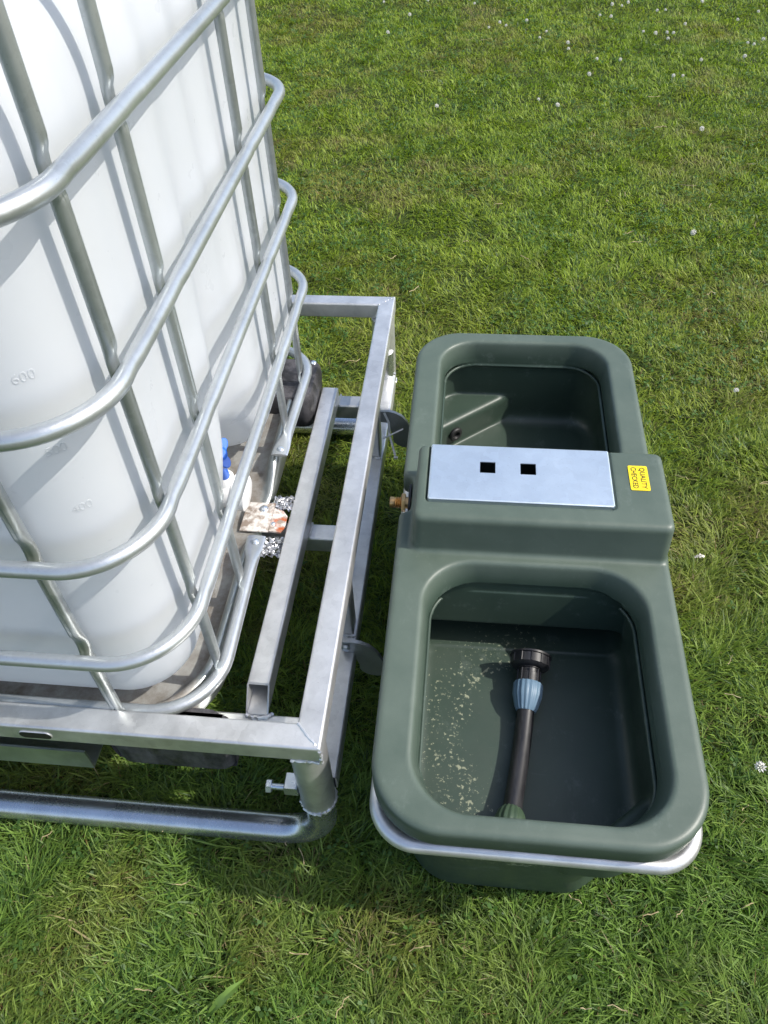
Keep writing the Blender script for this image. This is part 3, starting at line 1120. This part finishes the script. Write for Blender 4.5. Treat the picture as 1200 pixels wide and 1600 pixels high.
def upright(x, y, nx, ny, z0, z1, crossings):
    zs = np.arange(z0, z1 + 1e-6, 0.008)
    n = len(zs)
    dep = np.ones(n)
    off = np.zeros((n, 3))
    wid = np.ones(n)
    for c in crossings:
        g = np.exp(-(np.abs(zs - c) / 0.019) ** 4)
        dep -= 0.42 * g
        wid += 0.22 * g
        off[:, 0] -= nx * 0.0030 * g
        off[:, 1] -= ny * 0.0030 * g
    # pinched ends
    g = np.exp(-((zs - z0) / 0.03) ** 2)
    dep -= 0.45 * g
    P = np.stack([np.full(n, x), np.full(n, y), zs], 1)
    prof = [(-0.0072, -0.0066), (0.0072, -0.0066), (0.0086, -0.0035), (0.0080, 0.0018), (0.0056, 0.0066), (0.0024, 0.0076), (0.0, 0.0058), (-0.0024, 0.0076), (-0.0056, 0.0066), (-0.0080, 0.0018), (-0.0086, -0.0035)]
    return sweep(P, prof, (nx, ny, 0), su=dep, ss=wid, off=off)


CR_Z = (1.425, 1.2275, 1.012, 0.8085, 0.607, 0.405)
UX = -0.3805
for yu in (0.672, 0.844, 1.278, 1.4675):
    part('cage_upright', upright(UX, yu, 1, 0, 0.400, 1.43, CR_Z), M_upright, ibc, smooth=50)
for xu in (-0.516, -0.735, -0.955, -1.175, -1.42):
    part('cage_upright', upright(xu, YCN + 0.0175 + 0.013, 0, -1, 0.400, 1.43, CR_Z), M_upright, ibc, smooth=50)
    part('cage_upright', upright(xu, YCF - 0.0175, 0, 1, 0.400, 1.43, CR_Z), M_upright, ibc, smooth=50)

# split bottom ring with flattened, screwed ends
def ring_half(ptsxy, z0, z1, flat_at_end=True):
    P = path_round([(x, y, 0) for x, y in ptsxy], 0.11, 12)
    P, t = resample(P, 0.012)
    f = t / t[-1]
    P[:, 2] = z0 + (z1 - z0) * f
    n = len(P)
    L = t[-1]
    g = 1 / (1 + np.exp(-((t - (L - 0.050)) / 0.008)))
    su = 1 - 0.72 * g
    ss = 1 + 0.6 * g
    off = np.zeros((n, 3))
    off[:, 0] = -0.004 * g
    return sweep(P, circ(0.0115, 16), (0, 0, 1), su=su, ss=ss, off=off)


part('bottom_ring', ring_half([(-1.2, 0.582), (-0.371, 0.582), (-0.378, 0.968)], 0.395, 0.398), M_cage, ibc)
part('bottom_ring', ring_half([(-1.2, YCF - 0.01), (-0.371, YCF - 0.025), (-0.380, 1.205)], 0.380, 0.396), M_cage, ibc)


def screw(name, p, n, r, parent):
    s = part(name, lathe([(r * 1.25, 0), (r * 1.25, r * 0.15), (r, r * 0.3), (r * 0.9, r * 0.55), (r * 0.5, r * 0.75)], p, n, 18), M_bolt, parent)
    return s


screw('ring_screw', (-0.381, 0.952, 0.4015), (0.1, 0, 1), 0.006, ibc)
screw('ring_screw', (-0.384, 1.222, 0.399), (0.1, 0, 1), 0.006, ibc)

# plastic feet of the pallet
def foot(x0, x1, y0, y1, z0, z1):
    cx_, cy_ = (x0 + x1) / 2, (y0 + y1) / 2
    V, F = [], []
    ring0 = ring_path((x1 - x0) / 2, (y1 - y0) / 2, 0.028, 5)
    lv = [(z1, 0.92), (z1 - 0.01, 0.98), (z1 - 0.03, 1.0), (z0 + 0.02, 0.97), (z0 + 0.004, 0.94), (z0, 0.88)]
    for z, s in lv:
        V += [(cx_ + x * s, cy_ + y * s, z) for x, y in ring0]
    n = len(ring0)
    for i in range(len(lv) - 1):
        for k in range(n):
            l = (k + 1) % n
            F.append([i * n + k, (i + 1) * n + k, (i + 1) * n + l, i * n + l])
    F.append(list(range(n)))
    F.append([(len(lv) - 1) * n + k for k in range(n)][::-1])
    return np.array(V), F


for (x0, x1, y0, y1, z0, z1) in ((-0.575, -0.350, 0.566, 0.6025, 0.235, 0.385), (-0.53, -0.347, 1.41, 1.575, 0.2955, 0.388), (-1.53, -1.36, 0.53, 0.6025, 0.258, 0.40), (-1.53, -1.36, 1.365, 1.49, 0.2955, 0.40)):
    ft = part('pallet_foot', foot(x0, x1, y0, y1, z0, z1), M_foot, ibc)
    if x1 > -0.4 and y1 > 1:
        screw('foot_screw', (-0.366, 1.556, 0.3875), (0.2, 0, 1), 0.006, ft)

# outlet valve
vx, vy, vz = -0.445, 1.078, 0.425
val = part('outlet_valve', merge(
    lathe([(0.034, -0.09), (0.036, -0.07), (0.040, -0.066), (0.040, -0.05), (0.033, -0.046), (0.033, 0.0), (0.037, 0.004), (0.037, 0.03), (0.030, 0.034)], (vx - 0.01, vy, vz - 0.018), (1, 0, -0.12), 32),
    lathe([(0.020, -0.02), (0.020, 0.024), (0.016, 0.030)], (vx - 0.02, vy, vz), (0, 0, 1), 24)), M_valve, ibc)


def lever():
    P = []
    n = 48
    for k in range(n):
        a = 2 * math.pi * k / n
        r = 0.0195 + 0.0105 * math.cos(3 * a)
        P.append((r * math.cos(a) * 1.1, r * math.sin(a)))
    c = np.array([-0.452, 1.045, 0.538])
    nn = np.array([0.62, -0.45, 0.64])
    nn /= np.linalg.norm(nn)
    u = np.cross((0, 0, 1.0), nn)
    u /= np.linalg.norm(u)
    w = np.cross(nn, u)
    a = math.radians(35)
    u2, w2 = u * math.cos(a) + w * math.sin(a), w * math.cos(a) - u * math.sin(a)
    g = prism(P, c, u2, w2, 0.013)
    return merge(g, lathe([(0.012, -0.03), (0.014, 0.0), (0.014, 0.016), (0.010, 0.020)], c, nn, 20), rod(c - nn * 0.01, (-0.462, 1.078, 0.44), 0.011, 16))


lv = part('valve_lever', lever(), M_blue, val)
bv = lv.modifiers.new('bevel', 'BEVEL')
bv.width = 0.003
bv.segments = 2

# rusty, limed bracket below the valve with screws
br = part('valve_bracket', merge(
    box(-0.412, 1.075, 0.337, 0.060, 0.082, 0.004, 0.001),
    prism([(0, 0), (0.024, 0.003), (0.030, 0.020), (0.030, 0.050), (0.020, 0.062), (0, 0.066)], (-0.382, 1.036, 0.335), (1, 0, -0.25), (0, 1, 0), 0.004)), M_rust, ibc, loc=(0.0, 0.0, 0.0) if False else None)
screw('bracket_screw', (-0.403, 1.098, 0.339), (0.1, 0, 1), 0.0075, br)
screw('bracket_screw', (-0.376, 1.058, 0.336), (0.3, 0, 1), 0.005, br)


def foil(cx_, cy_, cz_, wx, wy, seed):
    r = np.random.default_rng(seed)
    n = 22
    V, F = [], []
    for i in range(n):
        for j in range(n):
            V.append((cx_ + wx * (i / (n - 1) - 0.5) + r.normal(0, 0.0016), cy_ + wy * (j / (n - 1) - 0.5) + r.normal(0, 0.0016), cz_ + r.normal(0, 0.0018) + 0.004 * math.sin(i * 0.9 + seed) * math.cos(j * 0.7)))
    for i in range(n - 1):
        for j in range(n - 1):
            if r.random() < 0.08:
                continue
            F.append([i * n + j, (i + 1) * n + j, (i + 1) * n + j + 1, i * n + j + 1])
    return np.array(V), F


for (a, b, c, w, h, s) in ((-0.366, 1.120, 0.336, 0.045, 0.040, 1), (-0.366, 1.008, 0.322, 0.050, 0.05, 2)):
    fo = part('foil_scrap', foil(a, b, c, w, h, s), M_foil, None, smooth=0)
    c0 = Vector((a, b, c))
    for v in fo.data.vertices:
        v.co -= c0
    fo.location = c0
    tag(fo, 'torn crumpled silver foil stuck %s the rusty valve bracket' % ('behind' if s == 1 else 'in front of'), 'foil')

# ties: three thin nylon strips
strip([(-0.183, 1.452, 0.322), (-0.172, 1.444, 0.30), (-0.170, 1.438, 0.268)], 0.006, 0.002, M_nylon, 'tie_loop', tie, (0, 1, 0))
strip([(-0.184, 1.428, 0.262), (-0.136, 1.432, 0.290)], 0.0055, 0.002, M_nylon, 'tie_tail', tie)
strip([(-0.171, 1.436, 0.272), (-0.153, 1.395, 0.236)], 0.0055, 0.002, M_nylon, 'tie_tail', tie)
part('tie_head', box(-0.151, 1.391, 0.233, 0.010, 0.006, 0.006, 0.0015), M_nylon, tie)

# ---------------------------------------------------------------- grass
def blades(x, y, h, w, lean, phi, colr, tw, steps):
    n = len(x)
    z = ground_z(x, y)
    dx, dy = np.cos(phi), np.sin(phi)
    a = phi + np.pi / 2 + tw
    wx, wy = np.cos(a) * w / 2, np.sin(a) * w / 2
    m = len(steps)
    V = np.zeros((n, 2 * m + 1, 3))
    up = h * np.sqrt(np.maximum(0.04, 1 - lean ** 2))
    for i, (t, ws) in enumerate(steps):
        hor = lean * h * t ** 1.35
        ver = up * (t - 0.45 * lean * t ** 2.2)
        for q, sg in ((0, -1), (1, 1)):
            V[:, i * 2 + q, 0] = x + dx * hor + sg * wx * ws
            V[:, i * 2 + q, 1] = y + dy * hor + sg * wy * ws
            V[:, i * 2 + q, 2] = z + ver
    V[:, 2 * m, 0] = x + dx * lean * h
    V[:, 2 * m, 1] = y + dy * lean * h
    V[:, 2 * m, 2] = z + up * (1 - 0.45 * lean)
    b = np.arange(n)[:, None] * (2 * m + 1)
    T = []
    for i in range(m - 1):
        k = 2 * i
        T += [b + np.array([[k, k + 1, k + 3]]), b + np.array([[k, k + 3, k + 2]])]
    T.append(b + np.array([[2 * m - 2, 2 * m - 1, 2 * m]]))
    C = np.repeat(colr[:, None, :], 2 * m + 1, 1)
    sh = np.array([0.62] * 2 + [1.0] * (2 * m - 2) + [1.12])     # darker at the base, slightly paler at the tip
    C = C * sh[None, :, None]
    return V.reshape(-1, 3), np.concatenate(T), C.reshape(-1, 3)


STEP_NEAR = ((0, 0.75), (0.4, 1.0), (0.75, 0.72))
STEP_FAR = ((0, 0.8), (0.55, 1.0))


def hidden(x, y):
    """inside the covered ground the view never reaches"""
    return (x < -0.55) & (y > 0.75) & (y < 1.95)


Vs, Ts, Cs, nv = [], [], [], 0
bands = [(-0.6, 0.02, 40000, 1.2), (0.02, 0.75, 74000, 1.0), (0.75, 1.3, 60000, 1.0), (1.3, 2.0, 46000, 1.05), (2.0, 3.0, 36000, 1.15), (3.0, 4.4, 25000, 1.35), (4.4, 6.2, 17000, 1.6), (6.2, 9.0, 9000, 2.0)]
for (y0, y1, dens, ws) in bands:
    xa, xb = -1.25 - 0.28 * y1, 0.95 + 0.30 * y1
    n = int(dens * (y1 - y0) * (xb - xa))
    x = rng.uniform(xa, xb, n)
    y = rng.uniform(y0, y1, n)
    u_, v_ = project(np.stack([x, y, np.zeros(n)], 1))
    k = (v_ > -220) & (((u_ > -160) & (u_ < 1360) & (v_ < 1760)) | ((u_ > -420) & (u_ < 1900) & (v_ < 2600) & (rng.random(n) < 0.32))) & ~hidden(x, y)
    x, y = x[k], y[k]
    n = len(x)
    # thin and thick patches
    cov = fbm(x, y, 7.0, 31, 3)
    k = rng.random(n) < np.clip(0.55 + 1.6 * (cov - 0.32), 0.25, 1)
    x, y = x[k], y[k]
    n = len(x)
    dry = fbm(x, y, 2.3, 41, 3)
    dry2 = fbm(x, y, 9.0, 45, 2)
    dryness = np.clip((dry - 0.50) * 3.2 + (dry2 - 0.5) * 1.6, 0, 1)
    # worn brown patches in the foreground and beside the trough
    for (px_, py_, rr, am) in ((-0.12, 0.41, 0.075, 1.0), (-0.03, 0.40, 0.06, 0.9), (-0.05, 0.33, 0.10, 0.6), (-0.36, 0.40, 0.06, 0.45), (0.60, 1.40, 0.14, 0.8), (0.62, 1.20, 0.10, 0.5), (0.10, 0.34, 0.09, 0.5), (0.45, 0.33, 0.1, 0.35), (-0.15, 2.25, 0.35, 0.5), (0.75, 2.1, 0.3, 0.4), (-0.3, 2.6, 0.3, 0.4)):
        dryness = np.maximum(dryness, am * np.exp(-((x - px_) ** 2 + (y - py_) ** 2) / rr ** 2))
    tone = fbm(x, y, 3.1, 51, 3)
    clump = fbm(x, y, 22.0, 61, 2)
    hm = 0.068 - 0.026 * min(1, max(0, (y0 - 0.7) / 1.3))
    h = rng.uniform(0.020, hm, n) * (0.75 + 0.7 * clump)
    h *= np.where((x > -0.11) & (x < 0.38) & (y > 0.42) & (y < 1.56), 0.7, 1)
    w = rng.uniform(0.0013, 0.0031, n) * ws
    lean = np.clip(rng.normal(0.76, 0.18, n), 0.15, 0.985)
    ph0 = 2 * np.pi * fbm(x, y, 6.0, 71, 2) * 2.2
    phi = ph0 + rng.normal(0, 1.15, n)
    g = rng.random(n)
    c0 = np.array([0.185, 0.275, 0.034])
    c1 = np.array([0.300, 0.375, 0.055])
    c2 = np.array([0.075, 0.140, 0.036])
    mixv = np.clip(0.5 * g + 0.9 * (tone - 0.25), 0, 1)[:, None]
    col = c0 * (1 - mixv) + c1 * mixv
    cool = np.clip((1.5 - y) / 1.0, 0, 1)[:, None]                # thicker, greener sward in the foreground
    col = col * (1 - cool * np.array([0.26, 0.10, -0.25]))
    warm = np.clip((y - 1.2) / 1.5, 0, 1)[:, None]
    col = col * (1 + warm * np.array([0.16, 0.17, -0.12]))
    dk = (rng.random(n) < 0.25)[:, None]
    col = np.where(dk, c2 * (0.8 + 0.5 * g[:, None]), col)
    ye = np.array([0.32, 0.30, 0.08])
    col = col * (1 - 0.55 * dryness[:, None]) + ye * 0.55 * dryness[:, None]
    p_straw = 0.035 + 0.30 * dryness ** 1.6
    stw = rng.random(n) < p_straw
    straw = np.array([0.36, 0.29, 0.15]) * rng.uniform(0.6, 1.35, (n, 1))
    rus = np.array([0.20, 0.11, 0.05]) * rng.uniform(0.6, 1.2, (n, 1))
    straw = np.where((rng.random(n) < 0.25)[:, None], rus, straw)
    col = np.where(stw[:, None], straw, col)
    lean = np.where(stw, np.clip(lean + 0.25, 0, 0.99), lean)
    w = np.where(stw, w * 0.65, w)
    # some broad blades
    bw = rng.random(n) < 0.03
    w = np.where(bw, w * 1.7, w)
    h = np.where(bw, h * 1.2, h)
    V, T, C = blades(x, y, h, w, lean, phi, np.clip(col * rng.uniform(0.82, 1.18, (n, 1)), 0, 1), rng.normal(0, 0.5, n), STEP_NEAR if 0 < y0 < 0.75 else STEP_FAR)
    Vs.append(V)
    Ts.append(T + nv)
    Cs.append(C)
    nv += len(V)
    # clover leaves between the blades: three small leaflets each
    nc = int(n * (0.012 if y0 < 2 else 0.04))
    i = rng.integers(0, n, nc)
    pick = fbm(x[i], y[i], 4.0, 81, 2) > 0.50
    i = i[pick]
    nc = len(i)
    bx, by = x[i] + rng.normal(0, 0.004, nc), y[i] + rng.normal(0, 0.004, nc)
    bz = ground_z(bx, by) + rng.uniform(0.012, 0.030, nc)
    rr = rng.uniform(0.0045, 0.0085, nc) * ws ** 0.6
    rot = rng.uniform(0, 2 * np.pi, nc)
    for q in range(3):
        a = rot + q * 2.094
        tx, ty = rng.normal(0, 0.35, nc), rng.normal(0, 0.35, nc)
        W = np.zeros((nc, 5, 3))
        for vi, (rd, da) in enumerate(((0.05, 0), (0.75, 0.62), (1.25, 0.28), (1.25, -0.28), (0.75, -0.62))):
            ox, oy = rr * rd * np.cos(a + da), rr * rd * np.sin(a + da)
            W[:, vi, 0] = bx + ox
            W[:, vi, 1] = by + oy
            W[:, vi, 2] = bz + ox * tx + oy * ty
        b = np.arange(nc)[:, None] * 5
        T = np.concatenate([b + np.array([[0, 4, 3]]), b + np.array([[0, 3, 2]]), b + np.array([[0, 2, 1]])])
        cc = np.array([0.075, 0.155, 0.032]) * rng.uniform(0.75, 1.3, (nc, 1))
        Vs.append(W.reshape(-1, 3))
        Ts.append(T + nv)
        Cs.append(np.repeat(cc[:, None, :], 5, 1).reshape(-1, 3))
        nv += nc * 5

V = np.concatenate(Vs)
T = np.concatenate(Ts)
C = np.concatenate(Cs)
print('grass verts', len(V), 'tris', len(T))
me = bpy.data.meshes.new('grass')
me.vertices.add(len(V))
me.vertices.foreach_set('co', V.astype(np.float32).ravel())
me.loops.add(T.size)
me.loops.foreach_set('vertex_index', T.astype(np.int32).ravel())
me.polygons.add(len(T))
me.polygons.foreach_set('loop_start', (np.arange(len(T)) * 3).astype(np.int32))
me.polygons.foreach_set('use_smooth', np.ones(len(T), bool))
me.update(calc_edges=False)
ca = me.attributes.new('blade', 'FLOAT_COLOR', 'POINT')
ca.data.foreach_set('color', np.concatenate([C, np.ones((len(C), 1))], 1).astype(np.float32).ravel())
grass = new_obj('grass', me, M_grass)
grass['kind'] = 'stuff'
grass['label'] = 'short mown lawn grass with clover leaves and dry straw'
grass['category'] = 'grass'

# ---------------------------------------------------------------- clover heads, weed leaf, scraps
def clover_mesh():
    bm = bmesh.new()
    r = np.random.default_rng(3)
    for k in range(30):
        zz = 1 - 2 * (k + 0.5) / 30 * 0.8
        a = k * 2.39996
        rr = math.sqrt(max(0, 1 - zz * zz))
        d = Vector((rr * math.cos(a), rr * math.sin(a), zz))
        t = d.orthogonal().normalized() * 0.0017
        t2 = d.cross(t).normalized() * 0.0017
        p = d * 0.0052
        v = [bm.verts.new(p + t), bm.verts.new(p + t2), bm.verts.new(p - t), bm.verts.new(p - t2), bm.verts.new(d * 0.0095 + Vector((0, 0, 0.001)))]
        for q in range(4):
            bm.faces.new((v[q], v[(q + 1) % 4], v[4]))
    for a in range(4):
        x, y = 0.0006 * math.cos(a * 1.57), 0.0006 * math.sin(a * 1.57)
    me = bpy.data.meshes.new('clover_head')
    bm.to_mesh(me)
    bm.free()
    me.materials.append(M_petal)
    return me


clm = clover_mesh()


def at_ground(u, v):
    d = CR @ np.array([u - 600, v - 800, 1204.5])
    t = -CAMZ / d[2]
    return d * t


spots = []
r2 = np.random.default_rng(99)
flowers = [(703, 3), (741, 14), (733, 9), (606, 59), (804, 4), (822, 41), (853, 57), (780, 43), (790, 48), (936, 33), (953, 35), (955, 15), (970, 18), (1038, 24), (1025, 25), (1040, 60), (1042, 68), (1050, 62), (1003, 60), (1022, 62), (886, 75), (887, 85), (842, 69), (682, 178), (1050, 128), (931, 101), (968, 101), (1080, 377), (1094, 211), (1165, 78), (1190, 70), (1161, 98), (1175, 80), (1068, 48), (870, 174), (1182, 28), (1127, 3), (640, 30), (668, 8), (1150, 40), (1093, 103), (919, 125), (763, 52), (905, 3), (893, 3), (980, 12), (1065, 127), (1145, 625), (1180, 1210), (840, 165), (1095, 10), (600, 12), (760, 4)]
for i, (u, v) in enumerate(flowers):
    p = at_ground(u, v)
    dist = p[1]
    o = bpy.data.objects.new('clover_flower', clm)
    COL.objects.link(o)
    o.location = (p[0], p[1], 0.026 + r2.uniform(0, 0.012))
    s = r2.uniform(0.95, 1.5)
    o.scale = (s, s, s)
    o.rotation_euler = (r2.uniform(-0.5, 0.5), r2.uniform(-0.5, 0.5), r2.uniform(0, 6))
    tag(o, 'small round white clover flower head standing in the mown lawn', 'flower', 'white clover flowers dotted over the lawn')

# broad leaf in the foreground
def leaf(L, W):
    V, F = [], []
    n = 10
    for i in range(n + 1):
        t = i / n
        w = W * math.sin(math.pi * min(1, 0.08 + t * 0.95)) ** 0.8 * (1 + 0.12 * math.sin(t * 22))
        z = 0.030 * math.sin(t * 2.2)
        V += [(t * L, -w, z + 0.003), (t * L, 0, z), (t * L, w, z + 0.003)]
    for i in range(n):
        F += [[i * 3, i * 3 + 3, i * 3 + 4, i * 3 + 1], [i * 3 + 1, i * 3 + 4, i * 3 + 5, i * 3 + 2]]
    return np.array(V), F


p = at_ground(328, 1588)
lf = part('weed_leaf', leaf(0.085, 0.0075), M_weed, None)
lf.location = (p[0], p[1], 0.012)
lf.rotation_euler = (0.1, -0.15, math.radians(42))
tag(lf, 'single broad bright green weed leaf sticking up in the front grass', 'leaf')


def scrap(seed, w, h):
    r = np.random.default_rng(seed)
    n = 6
    V, F = [], []
    for i in range(n):
        for j in range(n):
            V.append((w * (i / 5 - 0.5) + r.normal(0, w * 0.05), h * (j / 5 - 0.5) + r.normal(0, h * 0.14), 0.0025 * math.sin(i * 1.3 + seed) + r.normal(0, 0.0015)))
    for i in range(n - 1):
        for j in range(n - 1):
            if (i in (0, n - 2) and j in (0, n - 2)) or r.random() < 0.08:
                continue
            F.append([i * n + j, (i + 1) * n + j, (i + 1) * n + j + 1, i * n + j + 1])
    return np.array(V), F


p = at_ground(1089, 880)
sc = part('paper_scrap', scrap(4, 0.024, 0.010), M_scrap, None, smooth=0)
sc.location = (p[0], p[1], 0.027)
tag(sc, 'small torn pale scrap lying in the grass right of the trough', 'litter')

# longer dry stalks lying on the lawn: too many to count, one object
Q = []
stalks = [(640, 1495, 45, 0.3), (455, 1497, 40, 0.1), (700, 1330, 30, 2.0), (1180, 770, 40, 0.1), (260, 1310, 30, 1.2), (1100, 470, 40, 0.4), (770, 330, 40, 0.3), (1020, 210, 60, 0.4), (1010, 160, 60, 0.2), (540, 575, 50, 0.25), (640, 470, 50, 0.9), (1050, 755, 40, -0.4), (1130, 1050, 30, 1.0), (525, 1595, 45, 1.1), (70, 1320, 30, 0.8), (1000, 1440, 35, 0.4), (980, 390, 50, 0.2), (1060, 300, 60, -0.3), (660, 120, 60, 0.0), (450, 1330, 35, 1.9), (905, 1420, 30, 2.6), (750, 70, 60, 0.1)]
for k_ in range(70):
    v_ = r2.uniform(40, 1590)
    u_ = r2.uniform(430, 1195) if v_ < 1250 else r2.uniform(5, 1195)
    if 560 < u_ < 1130 and 500 < v_ < 1420 or (u_ < 640 and 440 < v_ < 1330):
        continue
    stalks.append((u_, v_, r2.uniform(15, 40), r2.uniform(0, 3.14)))
for (u, v, L, a) in stalks:
    p = at_ground(u, v)
    k = 0.0008 if v > 700 else 0.0012
    ln = L * 0.0008 * (1 + p[1] * 0.1)
    d = np.array([math.cos(a), math.sin(a), 0]) * ln
    z0 = 0.026 + r2.uniform(0, 0.008)
    pts = [np.array([p[0], p[1], z0]) + d * t + np.array([-d[1], d[0], 0]) * r2.normal(0, 0.05) + np.array([0, 0, r2.normal(0, 0.003)]) for t in np.linspace(0, 1, 5)]
    Q.append(sweep(pts, circ(k, 5)))
dry = part('dry_stalks', merge(*Q), M_straw, None)
dry['kind'] = 'stuff'
dry['label'] = 'loose dry straw stalks lying on the lawn'
dry['category'] = 'straw'
